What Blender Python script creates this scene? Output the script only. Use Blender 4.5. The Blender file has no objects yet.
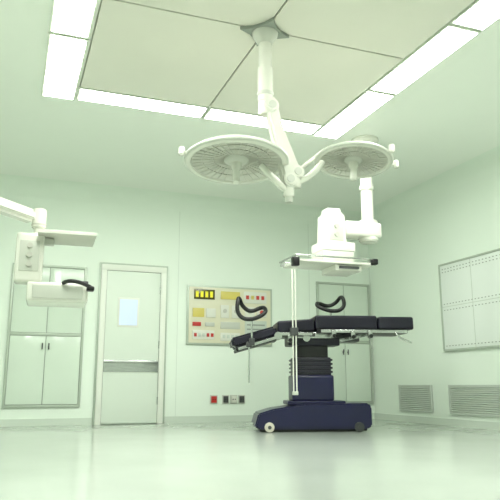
import bpy, bmesh, math, random
from mathutils import Vector, Matrix, Euler
random.seed(4)
S=bpy.context.scene
try:
    S.view_settings.view_transform='Standard'
    S.view_settings.look='None'
except Exception as e: print(e)

def lin(c):
    return tuple(((x/255)/12.92 if x/255<=.04045 else ((x/255+.055)/1.055)**2.4) for x in c)
def mat(name,rgb,rough=.5,metal=0,emit=0,noise=0,nscale=3,bump=0,coat=0,stretch=None):
    m=bpy.data.materials.new(name); m.use_nodes=True
    nt=m.node_tree; b=nt.nodes['Principled BSDF']
    c=lin(rgb)
    b.inputs['Base Color'].default_value=(*c,1)
    b.inputs['Roughness'].default_value=rough
    b.inputs['Metallic'].default_value=metal
    if coat: b.inputs['Coat Weight'].default_value=coat
    if emit:
        b.inputs['Emission Color'].default_value=(*c,1)
        b.inputs['Emission Strength'].default_value=emit
    if noise or bump:
        tc=nt.nodes.new('ShaderNodeTexCoord'); n=nt.nodes.new('ShaderNodeTexNoise')
        n.inputs['Scale'].default_value=nscale; n.inputs['Detail'].default_value=4
        nt.links.new(tc.outputs['Object'],n.inputs['Vector'])
        if noise:
            r=nt.nodes.new('ShaderNodeValToRGB')
            r.color_ramp.elements[0].position=.3; r.color_ramp.elements[1].position=.7
            r.color_ramp.elements[0].color=(*[x*(1-noise) for x in c],1)
            r.color_ramp.elements[1].color=(*[min(1,x*(1+noise)) for x in c],1)
            nt.links.new(n.outputs['Fac'],r.inputs['Fac']); nt.links.new(r.outputs['Color'],b.inputs['Base Color'])
        if bump:
            bp=nt.nodes.new('ShaderNodeBump'); bp.inputs['Strength'].default_value=bump
            bp.inputs['Distance'].default_value=.02
            nt.links.new(n.outputs['Fac'],bp.inputs['Height']); nt.links.new(bp.outputs['Normal'],b.inputs['Normal'])
    return m
M=dict(
 wall=mat('wall_green',(232,242,230),.4,noise=.01,nscale=1.2),
 ceil=mat('ceiling_green',(240,245,236),.6,noise=.01,nscale=1),
 panel=mat('ceiling_cream',(226,225,213),.7,noise=.01,nscale=2),
 seam=mat('seam_grey',(150,154,140),.6),
 floor=mat('floor_vinyl',(182,190,180),.15,noise=.035,nscale=1.6,bump=.012),
 base=mat('baseboard_green',(208,218,206),.3),
 light=mat('diffuser_glow',(252,255,248),.5,emit=34),
 frame=mat('light_frame',(215,222,208),.4),
 white=mat('enamel_white',(222,223,212),.25,noise=.01,nscale=8),
 white2=mat('enamel_shade',(196,199,188),.35,noise=.02,nscale=8),
 steel=mat('stainless',(190,193,190),.25,metal=.9,noise=.04,nscale=12),
 door=mat('door_paint',(220,229,217),.35,noise=.01,nscale=2),
 doorf=mat('door_frame',(230,233,223),.35,noise=.02),
 glassw=mat('door_glass',(205,218,240),.1,emit=.3),
 cab=mat('cabinet_glass',(213,225,211),.15,noise=.02,nscale=2),
 cabf=mat('cabinet_frame',(182,192,178),.35,metal=.2,noise=.02),
 navy=mat('table_pad_navy',(16,12,32),.38,noise=.12,nscale=6),
 blue=mat('table_base_blue',(20,19,58),.3,noise=.1,nscale=5),
 black=mat('black_rubber',(13,13,15),.4,noise=.1,nscale=10),
 dgrey=mat('dark_grey',(66,68,68),.4,noise=.05,nscale=10),
 cream=mat('panel_cream',(218,215,190),.35,noise=.02),
 red=mat('red_plastic',(190,50,44),.4,noise=.05),
 yellow=mat('yellow_plastic',(214,198,104),.4,noise=.05),
 olive=mat('lcd_dark',(84,80,36),.25,noise=.05),
 lcd=mat('lcd_segments',(220,210,40),.4,emit=.4),
 reflec=mat('lamp_reflector',(208,208,198),.18,noise=.03,nscale=9,coat=.6),
 rib=mat('lamp_rib',(190,190,179),.35,noise=.03),
 vent=mat('vent_grey',(196,204,194),.4,noise=.02),
 ventd=mat('vent_slot',(146,153,144),.6),
 board=mat('board_white',(232,238,232),.2,noise=.01),
 caster=mat('caster_white',(205,200,186),.4,noise=.03),
)
def empty(name,loc=(0,0,0),rot=(0,0,0)):
    e=bpy.data.objects.new(name,None); S.collection.objects.link(e)
    e.location=loc; e.rotation_euler=rot; e.empty_display_size=.1; return e
def fin(name,bm,m,parent=None,loc=None,rot=None,ang=38):
    bmesh.ops.recalc_face_normals(bm,faces=bm.faces[:])
    for f in bm.faces: f.smooth=True
    for e in bm.edges:
        if len(e.link_faces)==2:
            if e.calc_face_angle(0)>math.radians(ang): e.smooth=False
    me=bpy.data.meshes.new(name); bm.to_mesh(me); bm.free()
    o=bpy.data.objects.new(name,me); S.collection.objects.link(o)
    me.materials.append(M[m] if isinstance(m,str) else m)
    if parent: o.parent=parent
    if loc is not None: o.location=loc
    if rot is not None: o.rotation_euler=rot
    return o
def box(name,x0,x1,y0,y1,z0,z1,m,parent=None,bev=0,rot=None,seg=2):
    c=Vector(((x0+x1)/2,(y0+y1)/2,(z0+z1)/2))
    bm=bmesh.new(); bmesh.ops.create_cube(bm,size=1)
    bmesh.ops.scale(bm,vec=(abs(x1-x0),abs(y1-y0),abs(z1-z0)),verts=bm.verts)
    if bev: bmesh.ops.bevel(bm,geom=bm.edges[:],offset=bev,segments=seg,affect='EDGES',profile=.6)
    return fin(name,bm,m,parent,c,rot)
def cyl(name,p1,p2,r,m,parent=None,r2=None,n=24,bev=0):
    p1=Vector(p1);p2=Vector(p2);d=p2-p1
    bm=bmesh.new(); bmesh.ops.create_cone(bm,cap_ends=True,segments=n,radius1=r,radius2=r if r2 is None else r2,depth=d.length)
    if bev:
        es=[e for e in bm.edges if e.calc_face_angle(0)>1.0]
        bmesh.ops.bevel(bm,geom=es,offset=bev,segments=2,affect='EDGES')
    o=fin(name,bm,m,parent,(p1+p2)/2)
    o.rotation_euler=d.to_track_quat('Z','Y').to_euler(); return o
def beam(name,p1,p2,w,h,m,parent=None,bev=.01,up=(0,0,1)):
    p1=Vector(p1);p2=Vector(p2);d=p2-p1;X=d.normalized()
    Y=Vector(up).cross(X).normalized(); Z=X.cross(Y)
    bm=bmesh.new(); bmesh.ops.create_cube(bm,size=1)
    bmesh.ops.scale(bm,vec=(d.length,w,h),verts=bm.verts)
    if bev: bmesh.ops.bevel(bm,geom=bm.edges[:],offset=bev,segments=3,affect='EDGES')
    o=fin(name,bm,m,parent,(p1+p2)/2)
    o.rotation_euler=Matrix((X,Y,Z)).transposed().to_euler(); return o
def lathe(name,prof,m,parent=None,loc=(0,0,0),rot=None,n=48,ang=38):
    bm=bmesh.new(); rings=[]
    for r,z in prof:
        if r<1e-6: rings.append([bm.verts.new((0,0,z))])
        else: rings.append([bm.verts.new((r*math.cos(2*math.pi*i/n),r*math.sin(2*math.pi*i/n),z)) for i in range(n)])
    for a,b in zip(rings,rings[1:]):
        for i in range(n):
            j=(i+1)%n
            if len(a)==1: bm.faces.new((a[0],b[i],b[j]))
            elif len(b)==1: bm.faces.new((a[i],b[0],a[j]))
            else: bm.faces.new((a[i],b[i],b[j],a[j]))
    return fin(name,bm,m,parent,loc,rot,ang)
def tube(name,pts,r,m,parent=None,closed=False,smooth=True):
    cu=bpy.data.curves.new(name,'CURVE'); cu.dimensions='3D'; cu.bevel_depth=r; cu.bevel_resolution=4; cu.use_fill_caps=True
    sp=cu.splines.new('NURBS' if smooth else 'POLY'); sp.points.add(len(pts)-1)
    for p,q in zip(sp.points,pts): p.co=(*q,1)
    if smooth: sp.order_u=3; sp.use_endpoint_u=not closed
    sp.use_cyclic_u=closed; cu.resolution_u=8
    cu.materials.append(M[m])
    tmp=bpy.data.objects.new(name+'_c',cu); S.collection.objects.link(tmp)
    bpy.context.view_layer.update()
    me=bpy.data.meshes.new_from_object(tmp.evaluated_get(bpy.context.evaluated_depsgraph_get()))
    bpy.data.objects.remove(tmp)
    o=bpy.data.objects.new(name,me); S.collection.objects.link(o)
    for p in me.polygons: p.use_smooth=True
    if parent: o.parent=parent
    return o
def plate(name,poly,z0,z1,m,parent=None,bev=0,axis='z'):
    bm=bmesh.new()
    f=bm.faces.new([bm.verts.new((x,y,z0)) for x,y in poly])
    r=bmesh.ops.extrude_face_region(bm,geom=[f])
    for v in r['geom']:
        if isinstance(v,bmesh.types.BMVert): v.co.z=z1
    if bev: bmesh.ops.bevel(bm,geom=bm.edges[:],offset=bev,segments=2,affect='EDGES')
    if axis=='y':
        for v in bm.verts: v.co=Vector((v.co.x,v.co.z,v.co.y))
    return fin(name,bm,m,parent)

# ---------------- ROOM ----------------
XL,XR,YF,YB,H=-2.1,5.33,-1.6,8.8,3.2
box('floor',XL-.1,XR+.1,YF-.1,YB+.1,-.1,0,'floor')
box('ceiling',XL-.1,XR+.1,YF-.1,YB+.1,H,H+.1,'ceil')
box('wall_back',XL,XR,YB,YB+.1,0,H,'wall')
box('wall_front',XL,XR,YF-.1,YF,0,H,'wall')
box('wall_left',XL-.1,XL,YF-.1,YB+.1,0,H,'wall')
box('wall_right',XR,XR+.1,YF-.1,YB+.1,0,H,'wall')
def cove(name,axis,a0,a1,fx,sx,r=.22):
    bm=bmesh.new(); n=10; rows=[]
    for a in (a0,a1):
        row=[]
        for i in range(n+1):
            t=i/n*math.pi/2
            u=fx+sx*(r-r*math.cos(t)); z=H-r+r*math.sin(t)
            row.append(bm.verts.new((a,u,z) if axis=='x' else (u,a,z)))
        rows.append(row)
    for i in range(n): bm.faces.new((rows[0][i],rows[1][i],rows[1][i+1],rows[0][i+1]))
    return fin(name,bm,'wall',ang=80)
cove('trim_1','x',XL,XR,YB,-1); cove('trim_2','y',YF,YB,XR,-1); cove('trim_3','y',YF,YB,XL,1)
DX=1.567
box('baseboard_back',DX+.48,XR-.015,YB-.015,YB,0,.09,'base')
box('baseboard_back_left',XL+.015,DX-.48,YB-.015,YB,0,.09,'base')
box('baseboard_right',XR-.015,XR,YF,YB,0,.09,'base')
box('baseboard_left',XL,XL+.015,YF,YB,0,.09,'base')
k=4
for x in (2.2,4.26):
    box('trim_%d'%k,x-.003,x+.003,YB-.002,YB,.09,H-.22,'base'); k+=1

# ---------------- DOOR ----------------
d=empty('door_1',(DX,YB,0))
box('frame_left',-.45,-.375,-.05,-.001,0,2.05,'doorf',d,.004)
box('frame_right',.375,.45,-.05,-.001,0,2.05,'doorf',d,.004)
box('frame_top',-.45,.45,-.05,-.001,2.05,2.13,'doorf',d,.004)
box('architrave_left',-.475,-.451,-.03,-.001,0,2.155,'cabf',d,.004)
box('architrave_right',.451,.475,-.03,-.001,0,2.155,'cabf',d,.004)
box('architrave_top',-.45,.45,-.03,-.001,2.131,2.155,'cabf',d,.004)
box('leaf',-.37,.37,-.032,-.002,.012,2.045,'door',d,.004)
box('gap_left',-.375,-.37,-.02,-.002,.01,2.05,'dgrey',d)
box('gap_right',.37,.375,-.02,-.002,.01,2.05,'dgrey',d)
box('gap_top',-.37,.37,-.02,-.002,2.045,2.05,'dgrey',d)
box('push_band',-.37,.37,-.045,-.03,.68,.84,'steel',d,.004)
box('band_rail',-.36,.36,-.07,-.045,.80,.83,'steel',d,.008)
box('vision_frame',-.21,.08,-.04,-.03,1.28,1.68,'doorf',d,.004)
box('vision_glass',-.185,.055,-.043,-.035,1.305,1.655,'glassw',d)
for z in (.3,1.05,1.8): cyl('hinge_%d'%int(z*10),(.37,-.04,z-.05),(.37,-.04,z+.05),.009,'steel',d)

# ---------------- WALL CABINETS ----------------
def cabinet(cx,w=.95):
    c=empty('wall_cabinet',(cx,YB,0))
    a=w/2
    box('back_panel',-a,a,-.012,-.001,.23,2.07,'ventd',c)
    for n,(x0,x1,z0,z1) in dict(rail_l=(-a,-a+.03,.23,2.07),rail_r=(a-.03,a,.23,2.07),rail_b=(-a+.03,a-.03,.23,.26),rail_t=(-a+.03,a-.03,2.04,2.07),
        rail_m=(-a+.03,a-.03,1.135,1.17)).items():
        box(n,x0,x1,-.03,-.002,z0,z1,'cabf',c,.003)
    for s,zz in (('lower',(.266,1.13)),('upper',(1.175,2.035))):
        for sd,(x0,x1) in (('l',(-a+.035,-.004)),('r',(.004,a-.035))):
            box('%s_door_%s'%(s,sd),x0,x1,-.024,-.010,zz[0],zz[1],'cab',c,.004)
    for x in (-.04,.04):
        for z in (1.0,):
            cyl('knob',(x,-.045,z-.04),(x,-.045,z+.04),.008,'dgrey',c)
            box('knob_base',x-.008,x+.008,-.045,-.022,z-.01,z+.01,'dgrey',c)
    return c
cabinet(.45); cabinet(4.84,.93)

# ---------------- CONTROL PANEL ----------------
p=empty('wall_control_panel',(0,YB,0))
def PX(u): return 2.347+(u-188)*.0154
def PZ(v): return 1.893-(v-287)*.0142
box('bezel',PX(186.7),PX(271.3),-.03,-.001,1.065,1.91,'cabf',p,.006)
box('face',PX(188.5),PX(269.5),-.038,-.028,1.09,1.885,'cream',p,.004)
items=[(193,213,290,300,'olive'),(219,238,291,299,'yellow'),(242,265,290,302,'white'),
 (192,203,309,318,'yellow'),(205,214,309,318,'white'),(192,200,323,327,'red'),(204,213,323,327,'white2'),(192,213,331,340,'white'),
 (219,227,305,318,'white'),(230,238,305,318,'white'),(219,238,322,329,'white2'),(219,238,333,341,'white'),
 (243,253,306,316,'white'),(255,265,306,316,'white'),(243,265,320,340,'vent')]
for i,(a,b,c_,e,m) in enumerate(items):
    box('module_%d'%i,PX(a),PX(b),-.05,-.036,PZ(e),PZ(c_),m,p,.003)
for i in range(4):
    box('digit_a%d'%i,PX(194.5+i*4.6),PX(197.2+i*4.6),-.054,-.049,PZ(298),PZ(292),'lcd',p)
for i in range(4):
    box('digit_b%d'%i,PX(244+i*5.2),PX(247+i*5.2),-.054,-.049,PZ(298),PZ(294),'red' if i!=1 else 'yellow',p)
for i in range(5): box('key_%d'%i,PX(193.5+i*4),PX(196+i*4),-.056,-.049,PZ(337.5),PZ(334),'red' if i in(0,3,4) else 'vent',p,.001)
for i in range(4): box('key_r%d'%i,PX(221+i*4.2),PX(223.5+i*4.2),-.056,-.049,PZ(338.5),PZ(335),'vent',p,.001)
for j in range(4): box('grille_%d'%j,PX(245),PX(263),-.054,-.049,PZ(325+j*4.5),PZ(323.5+j*4.5),'ventd',p)
for uu in (223,234,248,260):
    cyl('dial_%d'%uu,(PX(uu),-.049,PZ(311)),(PX(uu),-.058,PZ(311)),.03,'rib' if uu!=260 else 'red',p)

def socket(cx,m,w=.11):
    s=empty('wall_socket',(cx,YB,.31))
    box('plate',-w/2,w/2,-.012,-.001,-.06,.06,'white2',s,.003)
    box('insert',-w/2+.015,w/2-.015,-.03,-.01,-.045,.045,m,s,.004)
    cyl('hole_1',(-.016,-.03,0),(-.016,-.033,0),.008,'black',s,n=12)
    cyl('hole_2',(.016,-.03,0),(.016,-.033,0),.008,'black',s,n=12)
socket(2.745,'red'); socket(2.92,'dgrey',.1); socket(3.04,'white'); socket(3.16,'dgrey',.1)

# ---------------- RIGHT WALL ----------------
b=empty('wall_board',(XR,0,0))
y0,y1,z0,z1=3.4,6.97,.96,2.05
box('panel',-.025,-.001,y0,y1,z0,z1,'board',b,.003)
for n,(a0,a1,c0,c1) in dict(top=(y0-.02,y1+.02,z1,z1+.025),bottom=(y0-.02,y1+.02,z0-.025,z0),far=(y1,y1+.025,z0,z1),near=(y0-.025,y0,z0,z1)).items():
    box('frame_'+n,-.035,-.001,a0,a1,c0,c1,'cabf',b,.003)
ys=[y1-.6*i for i in range(1,6)]
for i,y in enumerate(ys): box('joint_%d'%i,-.028,-.024,y-.004,y+.004,z0,z1,'vent',b)
box('joint_h',-.028,-.024,y0,y1,1.5,1.508,'vent',b)
bm=bmesh.new()
for j,z in enumerate((2.0,1.96,1.54,1.46,1.0)):
    for i in range(58):
        y=y1-.05-i*.06
        mm=Matrix.Translation((-.027,y,z))@Matrix.Diagonal((.006,.02,.01,1))
        bmesh.ops.create_cube(bm,size=1,matrix=mm)
fin('perforations',bm,'ventd',b)
def vent(ya,yb):
    v=empty('wall_vent',(XR,(ya+yb)/2,.33)); h=(yb-ya)/2
    box('back',-.008,-.001,-h,h,-.18,.18,'ventd',v)
    for n,(a0,a1,c0,c1) in dict(t=(-h,h,.155,.18),b=(-h,h,-.18,-.155),l=(-h,-h+.025,-.155,.155),r=(h-.025,h,-.155,.155)).items():
        box('frame_'+n,-.03,-.001,a0,a1,c0,c1,'vent',v,.003)
    for i in range(12):
        z=-.142+i*.0258
        o=box('slat_%d'%i,-.024,-.004,-h+.02,h-.02,z-.008,z+.008,'vent',v)
        o.rotation_euler=(0,math.radians(25),0)
vent(7.32,8.08); vent(5.76,6.95); vent(3.4,4.7)

# ---------------- CEILING LIGHTS ----------------
def clight(xa,xb,ya,yb):
    e=empty('ceiling_light',((xa+xb)/2,(ya+yb)/2,H)); w=(xb-xa)/2; l=(yb-ya)/2
    f=.022
    box('diffuser',-w+f,w-f,-l+f,l-f,-.0235,-.001,'light',e)
    box('frame_a',-w,-w+f,-l,l,-.021,-.001,'frame',e); box('frame_b',w-f,w,-l,l,-.021,-.001,'frame',e)
    box('frame_c',-w+f,w-f,-l,-l+f,-.021,-.001,'frame',e); box('frame_d',-w+f,w-f,l-f,l,-.021,-.001,'frame',e)
LX0,LX1,RX0,RX1=.115,.425,2.945,3.255
for a,c in ((4.77,5.94),(3.59,4.75),(2.41,3.57)):
    clight(LX0,LX1,a,c); clight(RX0,RX1,a,c)
for a,c in ((.435,1.68),(1.695,2.935)):
    clight(a,c,5.65,5.92); clight(a,c,2.1,2.37)
mx,my=1.673,4.146
e=empty('ceiling_air_diffuser',(mx,my,H))
xa,xb,ya,yb=.44-mx,2.93-mx,2.39-my,5.63-my
box('tray',xa,xb,ya,yb,-.008,-.001,'seam',e)
for i,(a,c) in enumerate(((xa+.01,-.008),(.008,xb-.01))):
    for j,(q,r) in enumerate(((ya+.01,-.008),(.008,yb-.01))):
        box('panel_%d%d'%(i,j),a,c,q,r,-.024,-.007,'panel',e,.003)

# ---------------- SURGICAL LAMP ----------------
RZ=math.radians(-2.7)
L=empty('surgical_lamp',(mx,my,0),(0,0,RZ))
star=[]
for i in range(16):
    r=.20 if i%4==0 else (.11 if i%2==0 else .12)
    t=i/16*2*math.pi
    star.append((r*math.cos(t),r*math.sin(t)))
plate('ceiling_plate',star,H-.05,H-.023,'ventd',L)
lathe('ceiling_cup',[(0,H-.045),(.1,H-.05),(.095,H-.08),(.065,H-.12),(.055,H-.14),(0,H-.14)],'white2',L,ang=50)
cyl('mast_upper',(0,0,3.08),(0,0,2.72),.050,'white',L)
cyl('mast_sleeve',(0,0,2.86),(0,0,2.58),.058,'white',L,bev=.006)
cyl('mast_ring',(0,0,2.66),(0,0,2.63),.063,'white2',L,bev=.004)
cyl('mast_lower',(0,0,2.60),(0,0,2.48),.052,'white',L,bev=.006)
def lamp_arm(tag,p1,p2,w=.085,h=.075):
    p1=Vector(p1);p2=Vector(p2)
    beam('spring_arm_'+tag,p1,p2,w,h,'white',L,bev=.02,up=(0,1,0))
    for q,s in ((p1,1),(p2,2)):
        cyl('knuckle_%s%d'%(tag,s),q+Vector((0,-.05,0)),q+Vector((0,.05,0)),.054,'white',L,bev=.008)
        cyl('knuckle_cap_%s%d'%(tag,s),q+Vector((0,-.056,0)),q+Vector((0,-.05,0)),.03,'white2',L)
lamp_arm('a',(.03,-.03,2.54),(.19,.03,2.00),.10,.085)
lamp_arm('b',(.04,.07,2.62),(.29,.13,2.10),.08,.07)
cyl('pivot_a',(.19,.03,2.02),(.19,.03,1.87),.040,'white',L,bev=.005)
cyl('pivot_ring',(.19,.03,1.95),(.19,.03,1.935),.043,'white2',L)
cyl('pivot_b',(.29,.13,2.12),(.29,.13,1.98),.040,'white',L,bev=.005)
cyl('pivot_cap',(.19,.03,1.88),(.19,.03,1.83),.028,'white2',L)
def head(tag,loc,R,tilt):
    h=empty('lamp_head_'+tag,loc,tilt); h.parent=L
    k=R
    shell=[(0,.30*k),(.25*k,.295*k),(.36*k,.28*k),(.42*k,.24*k),(.75*k,.17*k),(.93*k,.08*k),(1.0*k,.0),(1.0*k,-.05*k),(.96*k,-.075*k),(.90*k,-.065*k),(.88*k,-.03*k)]
    lathe('shell',shell,'white',h,n=72,ang=50)
    lathe('glass',[(.90*k,-.03*k),(.70*k,.01*k),(.45*k,.03*k),(.2*k,.02*k),(0,.02*k)],'reflec',h,n=72,ang=60)
    for i in range(36):
        t=i/36*2*math.pi; cs,sn=math.cos(t),math.sin(t)
        beam('rib_%d'%i,(.24*k*cs,.24*k*sn,.016*k),(.88*k*cs,.88*k*sn,-.033*k),.003,.005,'rib',h,bev=0)
    for j,rr in enumerate((.45,.68)):
        z={.45:.022,.68:.004}[rr]*k
        tube('ring_%d'%j,[(rr*k*math.cos(a/24*2*math.pi),rr*k*math.sin(a/24*2*math.pi),z) for a in range(24)],.004,'rib',h,closed=True)
    lathe('hub',[(0,-.02),(.16*k,-.02),(.24*k,.0),(.25*k,.03*k),(0,.03*k)],'white2',h,ang=50)
    lathe('handle',[(0,-.17),(.022,-.168),(.028,-.15),(.026,-.08),(.036,-.06),(.040,-.04),(.040,-.01),(0,-.01)],'white',h,n=24,ang=50)
    tube('bumper',[(1.0*k*math.cos(a/36*2*math.pi),1.0*k*math.sin(a/36*2*math.pi),-.02*k) for a in range(36)],.014,'white2',h,closed=True)
    return h
hl=head('left',(1.275-1.476,.08,2.125),.375,(math.radians(-6),math.radians(2),0))
hr=head('right',(2.235-1.476,.08,2.235),.295,(math.radians(-6),math.radians(5),0))
def grip(h,R,ang):
    t=math.radians(ang);c,s=math.cos(t),math.sin(t)
    cyl('grip_stub',(R*c,R*s,-.01),((R+.04)*c,(R+.04)*s,-.01),.010,'white',h)
    cyl('grip_knob',((R+.045)*c,(R+.045)*s,-.035),((R+.045)*c,(R+.045)*s,.03),.022,'white',h,bev=.006)
grip(hl,.375,185); grip(hr,.295,-14); grip(hr,.295,-60)
tube('yoke_left',[(.19,.03,1.92),(.15,.03,1.93),(.10,.0,1.96),(.03,.0,2.02),(-.03,.02,2.09)],.026,'white',L)
tube('yoke_left_top',[(.19,.05,2.02),(.17,.12,2.12),(.11,.16,2.22),(-.02,.14,2.25),(-.16,.1,2.235)],.020,'white',L)
tube('yoke_right',[(.29,.13,2.02),(.36,.12,2.05),(.44,.1,2.12),(.50,.09,2.20)],.024,'white',L)
tube('yoke_right_top',[(.29,.15,2.10),(.42,.2,2.22),(.54,.2,2.32),(.66,.14,2.33),(.77,.08,2.30)],.016,'white',L)

# ---------------- EQUIPMENT PENDANT (back) ----------------
P=empty('equipment_pendant',(3.575,5.889,0),(0,0,RZ))
lathe('ceiling_flange',[(0,H-.001),(.15,H-.001),(.15,H-.03),(.10,H-.07),(0,H-.07)],'white',P,ang=40)
cyl('drop_tube',(0,0,H-.05),(0,0,2.16),.066,'white',P,bev=.01)
cyl('collar',(0,0,2.66),(0,0,2.60),.08,'white2',P,bev=.006)
box('swivel_housing',-.32,.11,-.11,.11,2.06,2.22,'white',P,.03,seg=3)
cyl('swivel_drum',(0,0,2.02),(0,0,2.26),.105,'white',P,bev=.012)
cyl('swivel_ring',(0,0,2.10),(0,0,2.115),.108,'rib',P)
bm=bmesh.new(); bmesh.ops.create_cube(bm,size=1)
for v in bm.verts:
    top=v.co.z>0
    w=.11 if top else .135
    v.co=Vector((-.44+(w if v.co.x>0 else -w), (.12 if v.co.y>0 else -.12), 2.30 if top else 1.80))
bmesh.ops.bevel(bm,geom=bm.edges[:],offset=.025,segments=3,affect='EDGES')
fin('service_column',bm,'white',P)
box('column_cap',-.52,-.36,-.08,.08,2.29,2.35,'white2',P,.015)
box('lower_block',-.62,-.24,-.16,.14,1.87,1.97,'white',P,.02)
box('gas_panel',-.52,-.36,-.128,-.115,1.99,2.2,'white2',P,.004)
for i in range(2): cyl('gas_outlet_%d'%i,(-.44,-.125,2.05+i*.09),(-.44,-.142,2.05+i*.09),.025,'rib',P)
box('tray_plate',-.92,-.08,-.24,.20,1.72,1.745,'white',P,.006)
box('tray_body',-.62,-.26,-.16,.14,1.745,1.87,'white2',P,.012)
for y in (-.245,.205): 
    tube('tray_rail',[(-.95,y,1.78),(-.5,y,1.78),(-.05,y,1.78)],.010,'steel',P,smooth=False)
for x in (-.95,-.05):
    tube('tray_rail_side',[(x,-.245,1.78),(x,.205,1.78)],.010,'steel',P,smooth=False)
    for y in (-.2,.16): box('rail_post',x-.01 if x<-.5 else x-.04,x+.04 if x<-.5 else x+.01,y-.01,y+.01,1.73,1.785,'steel',P)
box('handle_left',-1.0,-.93,-.30,-.23,1.66,1.75,'black',P,.012)
box('handle_right',-.12,-.06,-.30,-.23,1.72,1.78,'black',P,.012)
box('drawer',-.5,-.2,-.2,.15,1.655,1.718,'white',P,.01)
box('drawer_pull',-.46,-.24,-.225,-.198,1.675,1.70,'dgrey',P,.006)

# ---------------- EQUIPMENT PENDANT (left) ----------------
Q=empty('equipment_pendant',(-1.165,3.959,0),(0,0,RZ))
lathe('ceiling_flange',[(0,H-.001),(.17,H-.001),(.17,H-.03),(.10,H-.07),(0,H-.07)],'white',Q,ang=40)
cyl('drop_tube',(0,0,H-.05),(0,0,1.9),.065,'white',Q,bev=.01)
cyl('swivel_drum',(0,0,2.0),(0,0,1.78),.10,'white',Q,bev=.012)
beam('arm',(0,0,1.86),(1.22,1.08,1.755),.12,.10,'white',Q,bev=.03)
ox,oy=1.265,1.10
cyl('elbow',(ox,oy,1.825),(ox,oy,1.67),.052,'white',Q,bev=.01)
cyl('elbow_ring',(ox,oy,1.705),(ox,oy,1.695),.055,'rib',Q)
cyl('stem',(ox,oy,1.69),(ox,oy,1.55),.034,'white',Q)
box('service_column',ox-.15,ox+.05,oy-.09,oy+.09,1.25,1.62,'white',Q,.025,seg=3)
box('column_panel',ox-.12,ox+.02,oy-.098,oy-.088,1.33,1.56,'white2',Q,.004)
for i in range(3): cyl('gas_outlet_%d'%i,(ox-.05,oy-.095,1.38+i*.07),(ox-.05,oy-.112,1.38+i*.07),.02,'rib',Q)
box('shelf',ox,ox+.42,oy-.20,oy+.20,1.60,1.615,'rib',Q,.004)
for yy in (-.205,.19): box('shelf_lip',ox,ox+.42,oy+yy,oy+yy+.012,1.60,1.625,'white',Q,.003)
box('shelf_bracket',ox-.02,ox+.12,oy-.04,oy+.04,1.55,1.597,'white2',Q,.008)
box('drawer_unit',ox-.05,ox+.38,oy-.19,oy+.19,1.10,1.24,'white',Q,.02,seg=3)
box('drawer_face',ox-.01,ox+.34,oy-.198,oy-.188,1.12,1.215,'white2',Q,.005)
box('drawer_top_rail',ox+.32,ox+.38,oy-.15,oy+.15,1.235,1.265,'dgrey',Q,.008)
tube('handle',[(ox+.20,oy-.20,1.235),(ox+.23,oy-.25,1.25),(ox+.34,oy-.25,1.235),(ox+.40,oy-.22,1.205)],.015,'black',Q)
box('grip',ox+.365,ox+.42,oy-.25,oy-.18,1.18,1.215,'black',Q,.012)

# ---------------- OPERATING TABLE ----------------
T=empty('operating_table',(3.325,6.83,0),(0,0,math.radians(-15.7)))
BX=-.035
plate('base_foot',[(x+BX,z) for x,z in [(-.66,.06),(-.62,.20),(-.45,.25),(-.1,.30),(.62,.31),(.65,.27),(.65,.06),(.60,.03),(-.60,.03)]],-.27,.27,'blue',T,bev=.015,axis='y')
box('base_skirt',-.60+BX,.60+BX,-.24,.24,.012,.06,'black',T,.008)
box('base_cover',-.32,.34,-.2,.2,.29,.335,'blue',T,.015)
for x in (-.5,.5):
    for y in (-.275,.275):
        s=1 if y>0 else -1
        cyl('caster_wheel',(x+BX,y-.006*s,.055),(x+BX,y+.03*s,.055),.053,'caster' if x<0 else 'dgrey',T,bev=.008)
        cyl('caster_hub',(x+BX,y+.028*s,.055),(x+BX,y+.036*s,.055),.02,'dgrey',T)
box('pedal',-.78,-.66,-.15,-.02,.07,.095,'steel',T,.006)
box('column_outer',-.26,.22,-.17,.17,.33,.62,'blue',T,.03,seg=3)
box('column_middle',-.235,.195,-.15,.15,.60,.82,'navy',T,.02)
box('column_inner',-.205,.165,-.13,.13,.80,.97,'black',T,.015)
for i,z in enumerate((.655,.70,.745,.79)): box('bellows_%d'%i,-.25,.21,-.16,.16,z-.012,z+.012,'navy',T,.008)
box('head_block',-.30,.30,-.16,.16,.95,1.05,'navy',T,.015)
box('tilt_head',-.2,.2,-.2,.2,1.03,1.10,'steel',T,.012)
cyl('tilt_shaft',(-.1,-.24,1.03),(-.1,.24,1.03),.04,'steel',T)
box('frame_back',.02,1.08,-.24,.24,1.09,1.13,'black',T,.008)
for y in (-.275,.275):
    box('rail_back',.06,1.06,y-.008,y+.008,1.09,1.125,'steel',T,.003)
    for x in (.12,.5,.95): box('rail_stud',x-.012,x+.012,min(y,y*.85),max(y,y*.85),1.10,1.12,'steel',T)
box('pad_back',.0,.72,-.26,.26,1.132,1.29,'navy',T,.03,seg=4)
box('pad_head',.735,1.15,-.26,.26,1.132,1.28,'navy',T,.03,seg=4)
box('frame_seat',-.42,.0,-.24,.24,1.05,1.09,'black',T,.008)
box('pad_seat',-.43,-.01,-.26,.26,1.10,1.235,'navy',T,.03,seg=4,rot=(0,math.radians(-4),0))
for y in (-.275,.275): box('rail_seat',-.42,-.04,y-.008,y+.008,1.055,1.09,'steel',T,.003)
for s in (-1,1):
    y=.135*s
    beam('leg_frame_%d'%(s+1),(-.42,y,1.03),(-.90,y,.89),.2,.035,'black',T,bev=.006)
    beam('leg_pad_%d'%(s+1),(-.44,y,1.11),(-.95,y,.965),.25,.12,'navy',T,bev=.03)
    beam('leg_rail_%d'%(s+1),(-.45,.28*s,1.03),(-.88,.28*s,.90),.015,.032,'steel',T,bev=.003)
    cyl('leg_joint_%d'%(s+1),(-.43,.2*s,1.05),(-.43,.29*s,1.05),.045,'steel',T,bev=.005)
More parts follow.
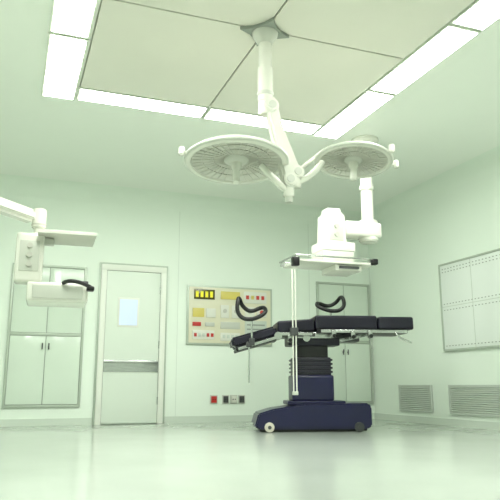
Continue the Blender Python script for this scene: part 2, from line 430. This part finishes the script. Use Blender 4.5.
cyl('foot_rod',(-.76,-.30,.98),(-.76,-.30,.53),.010,'steel',T)
box('foot_rod_clamp',-.79,-.73,-.32,-.26,.92,.98,'dgrey',T,.008)
for i,(x,z) in enumerate(((.2,1.03),(.42,1.02),(.62,1.03),(-.3,.98))):
    box('clamp_%d'%i,x-.025,x+.025,-.32,-.265,z,z+.09,'steel',T,.008)
    cyl('clamp_knob_%d'%i,(x,-.35,z+.02),(x,-.31,z+.02),.022,'black',T,bev=.004)
tube('lever_a',[(.92,-.28,1.1),(.95,-.3,1.04),(1.05,-.3,1.0),(1.1,-.3,.98)],.010,'steel',T)
tube('lever_b',[(.6,-.28,1.1),(.62,-.3,1.0),(.64,-.3,.9)],.009,'steel',T)
box('actuator',.22,.55,-.1,.1,1.0,1.09,'dgrey',T,.02)
beam('gas_strut',(.18,-.12,.98),(.62,-.12,1.08),.035,.035,'steel',T)
def stirrup(tag,x,y,z,m=1,zd=.28,zs=1.0):
    cyl('stirrup_post_'+tag,(x,y,z-zd),(x,y,z-.03),.011,'steel',T)
    box('stirrup_clamp_'+tag,x-.03,x+.03,y-.03,y+.03,z-zd-.02,z-zd+.06,'dgrey',T,.008)
    pts=[(-.16,-.02,.14),(-.17,-.02,.04),(-.10,-.02,-.02),(.02,-.02,-.02),(.13,0,.02),(.17,.04,.06),
         (.14,.12,.10),(0,.15,.05),(-.10,.13,.10),(-.14,.06,.17)]
    tube('stirrup_pad_'+tag,[(x+a*m,y+b,z+(c+.02)*zs-.02) for a,b,c in pts],.024,'black',T,closed=True)
stirrup('left',-.73,-.30,1.25,1,.29,1.35)
stirrup('right',.30,.30,1.42,-1)
for dx in (0,.035):
    tube('pole_%d'%int(dx*1000),[(-.27+dx,-.33,1.86),(-.27+dx,-.33,.42)],.0085,'white',T,smooth=False)
tube('pole_top',[(-.37,-.33,1.86),(-.2,-.33,1.86)],.010,'white2',T,smooth=False)
box('pole_clamp',-.30,-.21,-.35,-.27,1.05,1.14,'dgrey',T,.01)
box('pole_foot',-.285,-.22,-.345,-.315,.40,.44,'white2',T,.005)

# ---------------- CAMERA ----------------
cam=bpy.data.cameras.new('camera'); co=bpy.data.objects.new('camera',cam); S.collection.objects.link(co)
co.location=(0,0,.51); cam.sensor_width=36; cam.lens=640/500*36
co.rotation_euler=(math.radians(90+11.9),0,math.radians(-20.5))
cam.clip_start=.05
S.camera=co
w=bpy.data.worlds.new('world'); S.world=w; w.use_nodes=True
w.node_tree.nodes['Background'].inputs[0].default_value=(.8,.9,.8,1); w.node_tree.nodes['Background'].inputs[1].default_value=.3
